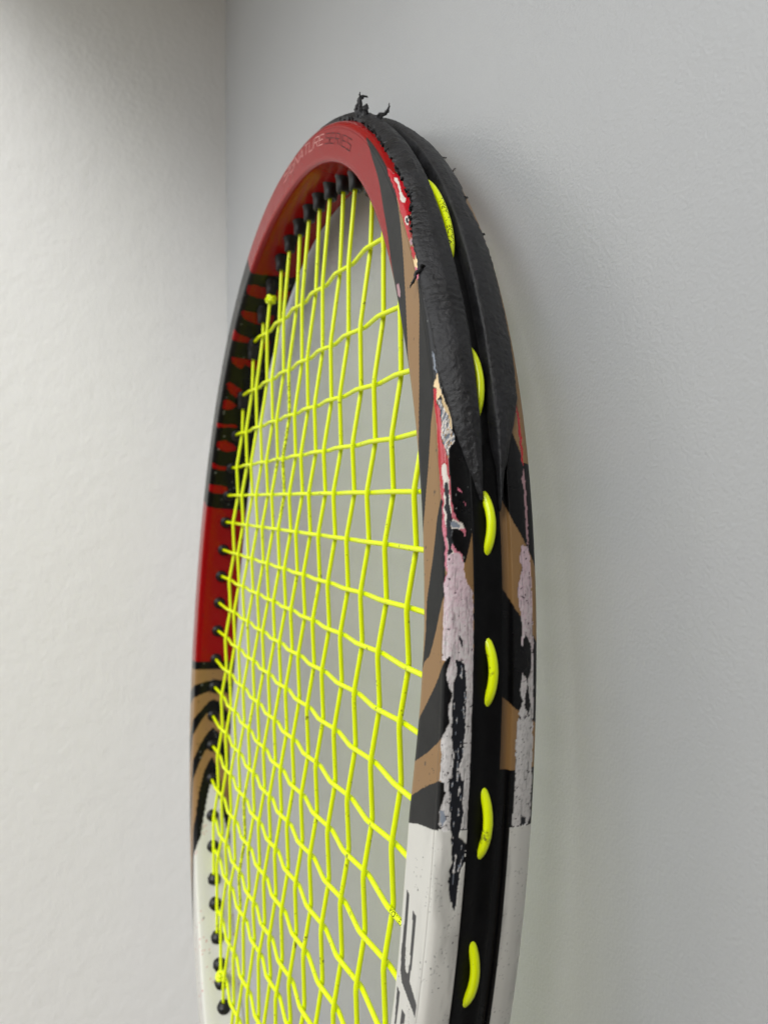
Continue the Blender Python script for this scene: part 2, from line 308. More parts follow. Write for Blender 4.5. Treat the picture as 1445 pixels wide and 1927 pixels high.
CHIPS = [
('grey',((55.0,17.55),(54.8,18.15),(54.1,18.6),(53.8,17.55),(54.2,17.25))),
('red',((55.5,17.55),(55.0,18.15),(54.2,18.45),(54.1,19.5),(52.6,19.65),(51.2,19.5),(49.5,19.5),(49.0,19.65),(48.5,18.75),(48.5,17.55),(47.6,17.7),(46.2,17.55),(45.8,16.8),(46.6,16.8),(48.3,16.8),(49.6,16.8),(51.0,17.1),(52.5,17.25),(54.0,17.25),(55.0,17.25))),
('white',((53.7,18.15),(53.5,19.05),(52.6,18.75),(51.5,18.6),(50.5,18.9),(50.0,18.75),(50.2,18.0),(50.8,17.7),(51.7,18.15),(52.7,18.3),(53.4,17.85))),  # white chips and gloss highlights of the red edge, painted together
('cream',((54.5,19.05),(54.3,19.8),(53.3,19.95),(52.6,19.8),(52.9,19.5),(53.9,19.65))),
('cream',((48.4,18.75),(48.3,19.2),(47.9,19.05),(47.9,18.6))),
('white',((48.5,17.4),(48.4,18.15),(47.8,18.3),(47.4,17.7),(47.9,17.25))),
('core',((48.4,17.55),(48.2,18.0),(47.8,18.15),(47.6,17.85),(47.9,17.4))),
('pinkgrey',((45.9,16.8),(45.8,17.85),(45.2,17.7),(45.3,17.1))),
('red',((45.2,16.8),(45.0,17.55),(44.3,18.0),(43.6,17.25),(44.3,16.8))),
('cream',((45.2,17.55),(44.0,18.45),(43.3,18.0),(42.2,17.85),(41.8,17.4),(41.7,16.8),(42.1,16.8),(43.1,16.8),(43.9,16.8),(43.6,17.4),(44.2,18.15))),
('pink',((43.1,16.8),(42.6,17.55),(42.0,17.7),(41.7,16.8),(42.1,16.8))),
('pinkgrey',((44.4,9.45),(44.1,10.5),(43.1,10.5),(42.6,10.05),(43.2,9.3))),
('steel',((34.8,17.7),(34.5,18.15),(32.8,18.15),(32.5,18.0),(33.2,17.7))),
('cream',((32.8,18.15),(31.9,18.45),(30.9,18.9),(29.8,19.65),(28.4,20.1),(27.9,20.1),(28.3,19.65),(29.4,19.2),(30.1,18.9),(30.8,18.6),(30.5,17.7),(31.2,17.7),(31.4,18.0),(31.8,17.25),(32.2,17.7))),
('red',((31.6,17.25),(31.4,18.0),(31.1,17.7),(30.3,17.7),(29.7,18.15),(29.0,18.15),(28.6,18.3),(27.7,18.0),(27.0,18.0),(26.3,18.75),(25.7,19.05),(25.9,16.95),(27.2,16.95),(28.7,17.1),(30.2,16.8),(31.1,16.95))),
('streak',((30.5,17.85),(30.5,18.6),(29.9,18.9),(29.5,19.2),(29.1,19.5),(28.3,19.8),(27.9,20.1),(27.6,20.4),(27.2,20.25),(26.7,19.95),(26.5,19.35),(26.1,19.35),(25.7,19.2),(26.3,18.75),(27.0,18.15),(27.7,18.0),(28.4,18.15),(28.7,18.3),(29.6,18.3),(30.0,18.0))),
('redpink',((26.8,17.1),(26.5,18.45),(25.8,19.05),(25.4,18.9),(24.7,19.05),(24.0,19.2),(22.9,19.2),(22.0,19.35),(21.5,19.35),(20.8,20.25),(19.9,21.3),(19.5,21.3),(19.8,20.85),(20.0,20.4),(20.1,19.65),(20.1,19.05),(19.0,19.05),(18.5,19.65),(18.1,20.55),(17.3,20.7),(16.2,21.0),(15.8,21.45),(15.8,17.4),(16.2,17.55),(16.7,18.0),(17.3,17.55),(18.3,17.7),(19.5,17.55),(19.9,17.25),(21.3,17.25),(22.4,17.4),(23.1,16.95),(24.5,16.95),(25.9,16.8))),
('white',((25.2,17.7),(25.2,18.6),(24.7,18.6),(23.9,19.05),(22.9,18.9),(22.4,19.2),(21.5,19.05),(20.9,19.35),(20.5,20.85),(20.1,21.15),(20.0,20.4),(20.2,19.05),(18.8,19.05),(18.2,19.2),(17.8,18.75),(18.0,18.15),(18.8,18.15),(20.4,18.0),(21.7,17.55),(23.2,17.85),(24.5,17.55))),
('core',((23.7,18.0),(23.7,18.75),(22.9,18.9),(21.5,18.9),(20.9,19.35),(20.1,19.05),(19.1,19.05),(18.4,19.05),(17.9,18.6),(18.1,18.15),(19.0,18.3),(19.9,18.0),(21.2,18.15),(21.9,17.7),(22.6,18.15),(22.9,17.85))),
('steel',((20.7,18.9),(20.7,19.65),(20.3,20.7),(20.1,20.4),(20.2,19.35))),
('black',((19.6,19.65),(19.9,20.4),(19.4,21.15),(18.2,19.95),(18.5,19.65),(19.1,19.5))),
('pink',((23.3,20.25),(23.2,20.7),(22.9,21.0),(23.1,20.25))),
('pink',((22.2,21.15),(22.1,21.6),(21.8,21.6))),
('palepink',((18.0,18.15),(18.2,19.2),(18.2,19.8),(18.1,20.4),(17.3,20.7),(15.8,21.45),(15.3,22.35),(14.1,22.5),(11.5,22.5),(7.4,22.65),(3.3,22.8),(1.3,22.5),(-0.3,22.65),(-1.3,22.8),(-3.1,22.65),(-3.2,18.45),(-2.8,17.55),(-2.0,17.55),(-1.2,17.85),(-2.3,17.85),(-1.2,17.85),(-0.2,18.75),(-0.2,18.45),(0.5,18.15),(0.5,17.25),(2.0,17.4),(3.8,17.25),(4.4,18.0),(5.1,18.75),(6.4,18.6),(7.4,18.75),(8.1,18.3),(9.0,18.0),(10.1,18.75),(10.3,18.6),(9.9,17.85),(9.9,16.8),(10.2,16.8),(11.5,16.8),(14.0,17.25),(15.6,17.25),(16.6,17.55),(15.8,17.4),(16.6,18.0))),
('scrape',((10.1,19.65),(9.7,21.0),(8.7,21.3),(7.0,21.45),(4.4,21.3),(2.4,21.0),(1.5,20.4),(0.3,21.45),(-2.2,21.45),(-2.2,19.8),(1.3,19.65),(4.4,19.2),(7.4,19.2),(9.0,19.65))),
('scrape',((0.8,19.2),(0.7,21.6),(-0.5,21.45),(-1.9,21.6),(-3.7,21.15),(-4.3,22.5),(-5.7,22.5),(-6.4,21.75),(-7.5,21.6),(-8.5,21.6),(-9.5,21.3),(-9.3,20.85),(-8.5,20.4),(-6.4,19.95),(-5.8,20.4),(-3.8,19.95),(-2.3,19.65),(-0.5,19.2))),
('steel',((-1.8,17.7),(-1.7,18.6),(-2.4,18.9),(-2.9,18.3),(-2.6,17.7))),
('core',((12.0,20.1),(11.6,20.55),(11.0,20.7),(11.2,20.25))),
('black',((10.3,18.6),(10.1,18.75),(9.0,18.0),(8.1,18.3),(7.4,19.05),(6.4,18.6),(6.8,18.0),(8.6,17.7),(9.4,17.55))),
('red',((30.9,35.55),(29.7,36.3),(25.6,36.0),(25.9,35.55),(28.1,35.4))),
('pinkgrey',((25.6,36.0),(23.3,36.0),(19.1,35.85),(19.1,35.4),(23.3,35.4),(24.6,35.25))),
('palepink',((19.0,34.2),(19.0,35.85),(17.3,36.3),(16.8,36.3),(12.5,36.45),(8.3,36.6),(4.0,36.75),(-3.1,37.05),(-3.5,36.45),(-3.3,32.85),(-1.7,33.15),(0.4,33.15),(-0.1,33.15),(2.0,33.0),(4.1,33.0),(5.9,33.45),(6.6,34.05),(7.6,33.6),(8.5,34.05),(10.9,33.75),(11.7,33.75),(12.9,33.9),(14.1,33.45),(15.4,33.15),(16.7,33.6),(16.3,33.45),(17.2,34.05),(18.1,33.6))),
('black',((12.0,34.8),(10.8,36.0),(9.1,36.0),(8.3,35.25),(6.2,35.85),(5.6,35.55),(6.1,34.65),(6.8,34.35),(8.0,35.25),(8.8,34.35),(9.2,33.6),(10.4,33.6),(11.5,34.2))),
('core',((-2.7,34.8),(-2.9,35.85),(-3.4,36.15),(-3.4,34.65))),
('ink',((-10.3,10.35),(-10.5,11.4),(-14.2,11.25),(-16.3,11.7),(-16.7,12.15),(-16.7,12.75),(-15.7,13.05),(-13.6,12.9),(-11.3,12.75),(-11.5,13.8),(-13.3,13.65),(-15.5,13.65),(-17.0,13.5),(-17.8,16.05),(-18.9,16.2),(-18.0,11.1),(-17.3,10.35),(-15.8,10.05),(-13.4,10.2))),
('ink',((-18.9,9.75),(-19.0,10.8),(-21.8,10.95),(-22.1,10.35))),
('ink',((-19.9,12.15),(-19.9,13.35),(-20.7,13.35),(-21.3,12.15))),
('Lred',((112.0,8.4),(111.2,8.4),(110.8,6.0),(111.0,2.55),(111.0,-2.6),(111.0,-8.3),(112.5,-8.3),(113.0,-7.4),(113.0,-2.15),(113.2,3.0),(113.0,6.15),(112.8,7.8))),
('Lred',((116.8,7.95),(116.5,8.1),(116.0,7.2),(116.0,3.0),(116.5,-0.65),(116.0,-5.15),(117.8,-5.0),(118.2,0.45),(118.0,3.45),(117.5,6.75))),
('Lred',((120.5,9.9),(120.0,9.0),(120.5,7.8),(120.8,4.8),(121.2,1.35),(121.2,-3.35),(121.0,-6.05),(122.8,-6.35),(122.0,1.35),(122.0,5.25),(122.0,9.9))),
('Lred',((125.2,7.8),(125.0,7.5),(125.0,2.7),(125.0,-1.7),(125.2,-4.25),(126.8,-4.7),(126.8,-2.45),(126.0,2.4),(127.0,2.55),(126.8,4.95),(126.0,7.2))),
('Lred',((130.2,7.65),(129.8,6.9),(130.0,5.4),(131.2,0.45),(131.5,2.55),(132.5,2.4),(132.5,3.15),(132.0,5.4),(131.0,7.2))),
('Lred',((134.2,7.95),(133.2,7.35),(133.2,5.55),(134.2,1.95),(134.2,2.1),(135.0,4.35),(135.2,6.75),(134.8,7.65))),
('Lred',((138.0,9.9),(138.0,6.15),(137.8,1.05),(138.5,0.3),(138.5,4.2),(138.8,9.3))),
('Lred',((142.2,8.1),(141.5,7.35),(141.2,4.5),(141.8,0.9),(142.5,-0.5),(143.0,-0.35),(143.5,3.45),(143.0,6.9))),
('Lred',((146.0,8.85),(146.0,8.4),(146.5,5.55),(146.5,2.4),(147.2,2.55),(147.2,5.85),(147.0,8.55))),
('Lred',((150.5,9.3),(150.5,7.65),(150.5,3.9),(150.8,1.05),(151.5,0.75),(152.2,2.7),(152.2,6.15),(151.8,9.0))),

]
PAL = dict(red=lin(143,10,13), black=lin(9,9,11), slate=lin(22,23,24), gold=lin(144,110,68), white=lin(214,213,206), palepink=lin(210,202,202), pink=lin(214,118,140),
           cream=lin(236,208,158), steel=lin(132,140,152), core=lin(30,32,38), grey=lin(182,174,174), pinkgrey=lin(176,140,146), ink=lin(52,52,54),
           redpink=lin(178,22,34), chipred=lin(184,16,34), chipwhite=lin(222,214,204), tan=lin(176,140,92))
ROUGH = dict(red=.18, black=.28, slate=.38, gold=.36, white=.3, palepink=.5, pink=.5, cream=.4, steel=.35, core=.42, grey=.4, pinkgrey=.5, ink=.35, redpink=.25, chipred=.18, chipwhite=.34, tan=.4)

def paint(th, v):
    """colour, roughness and relief of the frame's paintwork at flat arrays of surface coordinates"""
    n = len(th); arc = th*2.05
    vv = np.where(v > 42, v-56, v)
    name = np.empty(n, dtype='U10'); name[:] = 'red'
    # wobble of the edges of the chips, none on the printed design
    j1 = (fbm(arc*1.1, vv*1.1, 3)-.5); j2 = (fbm(arc*1.1+50, vv*1.1+9, 13)-.5)
    jt = th+j1*.27; jv = vv+j2*.55
    right = (th < 95)
    th_ = th
    def by(bounds, cols, mask):
        k = np.zeros(mask.sum(), int)
        for b in bounds:
            xs = [p[0] for p in b]; ys = [p[1] for p in b]
            k += th_[mask] < np.interp(vv[mask], xs, ys)
        name[mask] = np.array(cols)[k]
    by(FB, FC, right & (vv < 17.7))
    m = right & (vv >= 17.7) & (vv < 28)            # front shoulder
    name[m] = np.select([th[m] > 41.5, th[m] > 17.5, th[m] > 14.0, th[m] > -3.2], ['red', 'black', 'gold', 'black'], 'white')
    m2 = m & (th < 23.2) & (th > 10) & (vv > 21.2)
    name[m2] = np.where(th[m2] < np.interp(vv[m2], [21.2, 22.5], [17.6, 19.8]), 'gold', 'black')
    by(BB, BC, right & (vv >= 28))
    far = ~right
    k = np.zeros(far.sum(), int)
    for b in LB: k += th[far] > np.interp(np.where(vv[far] > 20, 20, vv[far]), [p[0] for p in b], [p[1] for p in b])
    name[far] = np.array(LC)[k]
    ch = (np.mod(th, 360) > 24.5) & (th < 156) & (np.abs(np.mod(vv+56, 56)-28) < 4.6); name[ch] = 'black'
    # the near side from underneath repeats the far side's colours
    col = np.zeros((n, 3)); rgh = np.zeros(n); h = np.zeros(n)
    chip = np.zeros(n, bool)
    fine = fbm(arc*3.1, vv*3.1, 41, 5); streak = fbm(arc*.7+vv*1.2, vv*4.2-arc*2.2, 57, 4)
    for c, poly in CHIPS:
        if c == 'Lred': h_in = inside(th, vv, poly); name[h_in] = 'red'; continue
        if c == 'ink': h_in = inside(th, vv, poly); name[h_in] = 'ink'; continue
        r = inside(jt, jv, poly)
        if c == 'red': name[r] = 'chipred'; h[r] = -.10
        elif c == 'black': name[r] = 'black'; h[r] = 0
        elif c == 'streak':
            s2 = streak[r]; f2 = fine[r]
            name[r] = np.select([s2 < .40, (f2 > .62), s2 > .63], ['steel', 'tan', 'steel'], 'chipwhite'); h[r] = -.16+(s2-.5)*.35
        elif c == 'scrape':
            long = fbm(arc*.55, vv*5.5, 77, 4)
            dens = .31+.10*(fbm(arc*.5, vv*.8, 91, 3)-.5)
            q = r.copy(); q[r] = long[r] > (dens[r]-.06*0)
            edge = np.zeros(n, bool); name[q] = 'core'; h[q] = -.2
            q2 = r & ~q; name[q2] = np.where(fine[q2] > .5, 'steel', 'palepink')
        elif c == 'palepink': name[r] = 'palepink'; h[r] = -.10+.06*(streak[r]-.5)+.05*(fine[r]-.5)
        elif c == 'redpink': name[r] = 'redpink'; h[r] = -.10
        elif c == 'white': name[r] = 'chipwhite'; h[r] = -.15+.12*(fine[r]-.5)
        else: name[r] = c; h[r] = -.18 if c in ('core', 'steel') else -.12
        chip |= r
    for nm in np.unique(name):
        q = name == nm; col[q] = PAL[nm]; rgh[q] = ROUGH[nm]
    # red fading to pink along the chipped strip
    q = name == 'redpink'; t = np.clip((24.5-th[q])/5.5+(fine[q]-.5)*1.2, 0, 1)[:, None]
    col[q] = col[q]*(1-t)+np.array(lin(208, 128, 146))*t; rgh[q] = .22+.25*t[:, 0]
    q = name == 'palepink'; t = np.clip((th[q]-7)/10+(fine[q]-.5)*1.3, 0, 1)[:, None]
    g = np.clip((fine[q]-.5)*3+.3, 0, 1)[:, None]
    col[q] = np.array(lin(208, 205, 203))*(1-t)+np.array(lin(212, 186, 194))*t
    col[q] = col[q]*(1-.28*g*(streak[q] > .5)[:, None])
    ln = fbm(arc*.4-vv*.5, vv*7.5, 171, 4); q = (name == 'palepink') & (ln > .62); col[q] *= (1-.45*np.clip((ln[q]-.62)*9, 0, 1))[:, None]; h[q] -= .05
    # scratches, specks and grime on sound paint
    sp = vnoise(arc*1.9, vv*1.9, 120); sp2 = vnoise(arc*4.3, vv*4.3, 130)
    zone = fbm(arc*.22, vv*.3, 140, 3)
    wht = (name == 'white')
    q = wht & (sp2 > .87) & (zone > .52) & (vv > 12); col[q] *= .6
    q = wht & (sp > .93) & (sp2 > .62) & (zone > .4); col[q] = lin(70, 66, 66)
    q = wht & ~right & (sp > .9) & (zone > .5); col[q] = np.array(lin(190, 120, 112))
    gr = np.clip((fbm(arc*.12, vv*.55, 150, 4)-.5)*2.6, 0, 1)*np.clip((vv-13)/6, 0, 1)*right
    col[wht] *= (1-.38*gr[wht])[:, None]
    for nm, c in (('gold', lin(78, 60, 40)), ('black', lin(120, 122, 120)), ('red', lin(120, 20, 24))):
        q = (name == nm) & (vv < 23) & (vnoise(arc*.9, vv*2.6, 160) > .93) & (sp2 > .5); col[q] = c
    pale = (name == 'palepink'); q = pale & (sp > .86) & (sp2 > .55); col[q] = lin(60, 52, 56); h[q] -= .05
    # a worn silver rim round each chip
    lum = chip.astype(float)
    return name, col, rgh, h, lum

def build_frame():
    th = np.concatenate([np.arange(-60, 100, .085), np.arange(100, 246, .16), np.arange(246, 300, .8)])
    v = np.concatenate([np.arange(-14, 8.0, .55), np.arange(8.0, 10.2, .14), np.arange(10.2, 16.6, .2), np.arange(16.6, 24, .125), np.arange(24, 29.4, .5),
                        np.arange(29.4, 37.6, .19), np.arange(37.6, 42, .6)])
    TH, VV = np.meshgrid(th, v, indexing='ij'); tf = TH.ravel(); vf = VV.ravel()
    name, col, rgh, h, chip = paint(tf, np.mod(vf, 56.0))
    P = rim(tf, vf, h)
    me = mesh_np('frame', loc(P), grid_faces(len(th), len(v), True, True), True, frame_material())
    s = me.attributes.new('shine', 'FLOAT', 'POINT'); s.data.foreach_set('value', np.select([np.isin(name, ['black', 'core', 'slate']), np.isin(name, ['palepink', 'pink', 'grey', 'pinkgrey', 'steel', 'chipwhite'])], [.2, .3], np.where(np.isin(name, ['red']), .17, .38)).astype(np.float32))
    a = me.color_attributes.new('paint', 'FLOAT_COLOR', 'POINT')
    a.data.foreach_set('color', np.c_[col, np.ones(len(col))].astype(np.float32).ravel())
    b = me.attributes.new('gloss', 'FLOAT', 'POINT'); b.data.foreach_set('value', rgh.astype(np.float32))
    return part('frame', me, racket)
def frame_material():
    k = N('frame_paint'); a = k.add('ShaderNodeVertexColor', layer_name='paint'); g = k.add('ShaderNodeAttribute', attribute_name='gloss')
    n = k.noise(1500, 4); n2 = k.noise(160, 4)
    k.link(k.mix(k.ramp(n.outputs[0], [(.45, (0, 0, 0)), (.8, (.025,)*3)]).outputs[0], a.outputs[0], lin(120, 116, 112)), k.p.inputs['Base Color'])
    mm = k.add('ShaderNodeMath', operation='MULTIPLY_ADD'); mm.inputs[1].default_value = .22
    k.link(n2.outputs[0], mm.inputs[0]); k.link(g.outputs['Fac'], mm.inputs[2])
    m2 = k.add('ShaderNodeMath', operation='SUBTRACT'); k.link(mm.outputs[0], m2.inputs[0]); m2.inputs[1].default_value = .09
    k.link(m2.outputs[0], k.p.inputs['Roughness'])
    b = k.bump(n.outputs[0], .06, .0001); k.link(b.outputs[0], k.p.inputs['Normal']); sh = k.add('ShaderNodeAttribute', attribute_name='shine'); k.link(sh.outputs['Fac'], k.p.inputs['Specular IOR Level']); cw = k.add('ShaderNodeMath', operation='MULTIPLY'); cw.inputs[1].default_value = .3; k.link(sh.outputs['Fac'], cw.inputs[0]); k.link(cw.outputs[0], k.p.inputs['Coat Weight']); k.set(Coat_Roughness=.05)
    return k.m
def rubber_material(name, base, rough, bump=.5, spec=.3):
    k = N(name); n = k.noise(900, 5, .6); n2 = k.noise(140, 5, .6)
    k.link(k.mix(k.ramp(n2.outputs[0], [(.42, (0, 0, 0)), (.75, (.9,)*3)]).outputs[0], lin(*base), lin(*[c*1.75+6 for c in base])), k.p.inputs['Base Color'])
    k.link(k.ramp(n2.outputs[0], [(.3, (rough-.1,)*3), (.7, (rough+.12,)*3)]).outputs[0], k.p.inputs['Roughness'])
    b0 = k.bump(n2.outputs[0], bump*.6, .0008); b = k.bump(n.outputs[0], bump, .00025, b0.outputs[0]); k.link(b.outputs[0], k.p.inputs['Normal'])
    k.set(Specular_IOR_Level=spec)
    return k.m
def string_material():
    k = N('neon_string'); k.set(Roughness=.3, Specular_IOR_Level=.5)
    tc = k.add('ShaderNodeTexCoord'); n = k.noise(150, 5, .65, vec=tc.outputs['Object']); n2 = k.noise(620, 3, .6, vec=tc.outputs['Object'])
    mul = k.add('ShaderNodeMath', operation='MULTIPLY'); k.link(n.outputs[0], mul.inputs[0]); k.link(n2.outputs[0], mul.inputs[1])
    r = k.ramp(mul.outputs[0], [(0, (0, 0, 0)), (.35, (0, 0, 0)), (.42, (.8,)*3)])
    k.link(k.mix(r.outputs[0], (.84, 1.0, .0), (.09, .08, .02)), k.p.inputs['Base Color'])
    k.link(k.bump(n2.outputs[0], .1, .0002).outputs[0], k.p.inputs['Normal'])
    k.set(Subsurface_Weight=.12, Subsurface_Radius=(1.0, 1.0, .1), Subsurface_Scale=.0012)
    return k.m
def plain(name, col, rough, spec=.5):
    k = N(name); k.set(Base_Color=col, Roughness=rough, Specular_IOR_Level=spec)
    n = k.noise(700, 3); k.link(k.bump(n.outputs[0], .08, .0002).outputs[0], k.p.inputs['Normal']); return k.m

frame = build_frame()
M_STR = string_material(); M_RUB = rubber_material('bumper_plastic', (21, 21, 23), .5, 1.0, .4); M_STRIP = rubber_material('strip_plastic', (6, 6, 7), .5, .35, .12)
M_GROM = plain('grommet_plastic', lin(13, 13, 14), .42); M_INK = plain('string_print', lin(14, 15, 8), .7, .2)

# ---- grommet strip in the outer channel
def build_strip():
    th = np.arange(0, 360, .4); w = np.array([0, .012, .03, .06, .12, .22, .32, .42, .52, .62, .72, .82, .9, .95, .98, 1.0])
    TH, W = np.meshgrid(th, w, indexing='ij')
    z = 4.75-W*6.05; c, n2 = hoop(TH); edge = np.clip(np.minimum(W, 1-W)/.06, 0, 1)
    deep = np.clip((TH-25)/5, 0, 1)*np.clip((155-TH)/5, 0, 1)
    n = 4.3-2.6*deep+(1.5+.2*deep)*np.sqrt(edge)-.3*np.exp(-((W-.5)/.2)**2)+.1*(fbm(TH*.9, W*4, 9)-.5)
    P = np.stack([c[..., 0]+n2[..., 0]*n, c[..., 1]+n2[..., 1]*n, z*itab(TH, HZ_TAB)/9], -1).reshape(-1, 3)
    return part('grommet_strip', mesh_np('grommet_strip', loc(P), grid_faces(len(th), len(w), True, False), True, M_STRIP), racket)
build_strip()

# ---- bumper guard: two rails over the tip, ragged towards the frame, tapered at both ends
FO = [(22.3,24.6),(24.6,22.6),(27.6,20.6),(29.9,19.7),(32.8,18.5),(36.4,18.3),(41,17.5),(42.3,17.7),(45,17.8),(48,18.7),(50,19.8),(54,19.4),(58,19.3),(62,19.6),(65,19.6),(68,20.4),(74,20.2),(92,20.0),(120,20.2),(140,19.6),(150,20.5),(157,24.4)]
BO = [(21.6,29.7),(24.8,31.1),(28.7,34.0),(31.4,35.7),(36.2,36.3),(45,36.6),(47.8,36.4),(52,35.1),(55,36.4),(60,36.7),(90,36.6),(140,36),(150,34),(157,30)]
def build_rail(front):
    t0, t1 = (22.4, 157) if front else (21.7, 157)
    th = np.concatenate([np.arange(t0, 100, .11), np.arange(100, t1, .3)]); w = np.linspace(0, 1, 40)
    TH, W = np.meshgrid(th, w, indexing='ij'); tab = FO if front else BO
    rag = (fbm(th*3.2, th*0, 21 if front else 23, 5)-.5)*1.0+np.clip(vnoise(th*5, th*0, 25)-.72, 0, 1)*2.2*(vnoise(th*.7, th*0, 6) > .5)
    rag = rag*np.clip((th-t0-5)/8, .15, 1)*np.where((th > 27) & (th < 43), .25, 1)
    vo = np.interp(th, [p[0] for p in tab], [p[1] for p in tab]); rag = (rag-.1)*(1 if front else -1)
    ends = np.clip(np.minimum(th-t0, t1-th)/6, 0, 1)**.7
    # the outer 70 % lies on the frame, the rest is the wall down into the channel
    wl = np.clip(W/.74, 0, 1); vi = 24.9 if front else 29.5
    V = vo[:, None]+(vi-vo[:, None])*wl+rag[:, None]*(1-wl)**4
    lump = fbm(TH*.3, W*1.6, 31, 3)-.5; fine = fbm(TH*4, W*14, 35, 4)-.5
    fold = np.exp(-((TH-38.8)/1.6)**2)*(.5*np.sin(TH*9+3*W)+.3) if front else 0
    thick = (.34+1.35*np.clip(wl/.55, 0, 1)**.8+.34*lump+.26*fine+.2*fold)*(.35+.65*ends[:, None])
    if front: thick = thick+.5*np.exp(-((TH-33)/7)**2)*np.clip(wl*1.5, 0, 1)
    thick = thick*(1+.55*np.clip((TH-64)/8, 0, 1)*np.clip((128-TH)/8, 0, 1))
    rnd = np.clip(1-(wl-.86)/.14, 0, 1)**.5
    thick = thick*np.where(wl > .86, .72+.28*rnd, 1)
    first = (W < 1e-6); thick = np.where(first, -.25, thick)
    P = rim(TH, V, thick)
    c, n2 = hoop(TH); ww = np.where(V > 28, 56-V, V); flat = np.clip((ww-22.0)/1.5, 0, 1)   # over the channel the rail runs straight on
    zf = (3.65-(ww-23.5)*.9)*(1 if front else -1)*itab(TH, HZ_TAB)/9; nf = 5.5+thick
    for i in (0, 1): P[..., i] = P[..., i]*(1-flat)+(c[..., i]+n2[..., i]*nf)*flat
    P[..., 2] = P[..., 2]*(1-flat)+zf*flat
    down = np.clip((W-.74)/.26, 0, 1)
    zi = P[:, 29:30, 2]
    nn = np.einsum('ijk,ijk->ij', P[..., :2]-c, n2)
    top_n = nn[:, 29:30]; nn2 = np.where(down > 0, top_n*(1-down)+4.3*down, nn)
    inward = (-.28 if front else .28)*np.sin(down*np.pi*.5)
    P[..., 0] = c[..., 0]+n2[..., 0]*nn2; P[..., 1] = c[..., 1]+n2[..., 1]*nn2
    P[..., 2] = np.where(down > 0, zi+inward, P[..., 2])
    return P, grid_faces(len(th), len(w))
def build_bumper():
    Pa, Fa = build_rail(True); Pb, Fb = build_rail(False); Pa = Pa.reshape(-1, 3); Pb = Pb.reshape(-1, 3)
    me = mesh_np('bumper_guard', loc(np.vstack([Pa, Pb])), np.vstack([Fa, Fb+len(Pa)]), True, M_RUB)
    return part('bumper_guard', me, racket)
bumper = build_bumper(); bumper['label'] = 'torn black plastic bumper guard with frayed edges round the tip'
# torn shreds standing up from the bumper at the tip
def shred(pts, wid, seed):
    rs = np.random.RandomState(seed); P = np.array(pts, float); t = np.linspace(0, 1, 16); k = np.linspace(0, 1, len(P))
    C = np.stack([np.interp(t, k, P[:, i]) for i in range(3)], 1); C[1:-1] += rs.normal(0, .13, (14, 3))
    r = np.interp(t, [0, .3, .7, 1], [wid, wid*.7, wid*.55, .08])*(1+.45*rs.rand(16))
    return tube_np(C, r, 6)
def build_shreds():
    V = []; F = []
    def put(x):
        k = sum(len(a) for a in V); V.append(x[0]); F.extend([tuple(a+k for a in f) for f in x[1]]+[tuple(a+k for a in f) for f in x[2]])
    base = rim(np.array([69.0]), np.array([22.0]), .8)[0]; base2 = rim(np.array([66.2]), np.array([23.6]), 1.0)[0]
    B = base
    put(shred([B+(.8,-1.6,.6), B+(0,1,1.4), B+(-.2,2.6,1.3), B+(-.1,4.4,1.5), B+(.1,5.4,.6), B+(.2,5.3,-.6)], .8, 1))
    put(shred([B+(-.5,-1.2,1.6), B+(-.4,1.6,1.9), B+(-.2,3.4,1.8), B+(.2,5.0,1.6), B+(.4,5.8,1.6)], .5, 2))
    put(shred([B+(1.4,-2.2,.2), B+(.8,.6,.4), B+(.6,2.4,.0), B+(.8,2.9,-.6)], 1.05, 3))
    D = base2
    put(shred([D+(.2,-1.5,.6), D+(0,.6,.4), D+(-.2,2.2,-.4), D+(-.2,3.0,-1.6), D+(0,4.0,-2.0), D+(.1,5.4,-2.0)], .6, 4))
    put(shred([D+(-.3,-1.4,1.3), D+(-.2,.8,.9), D+(-.1,2.2,.1), D+(0,2.3,-.4)], .7, 5))
    rs = np.random.RandomState(8)
    for i in range(46):                                         # small whiskers along both rails
        t = rs.uniform(46, 74) if i % 6 else rs.uniform(47, 68); fr = i % 6 != 0
        v = np.interp(t, [p[0] for p in (FO if fr else BO)], [p[1] for p in (FO if fr else BO)])
        a = rim(np.array([t]), np.array([v]), .3)[0]; c, n2 = hoop(np.array([t])); d = np.array([n2[0][0]*.5, n2[0][1]*.5, .45 if fr else -.6])+rs.normal(0, .35, 3)
        put(shred([a-d*.4, a+d*.3, a+d*rs.uniform(.5, 1.1)], rs.uniform(.15, .34), 50+i))
    a = rim(np.array([42.0]), np.array([18.2]), .5)[0]           # the splinter below the tear
    put(shred([a+(.3,1.2,-.4), a+(0,0,.4), a+(-.4,-1.6,1.0), a+(-.8,-3.2,1.5)], .45, 90))
    return part('torn_shreds', poly_mesh('torn_shreds', loc(np.vstack(V)), F, M_RUB), bumper)
build_shreds()

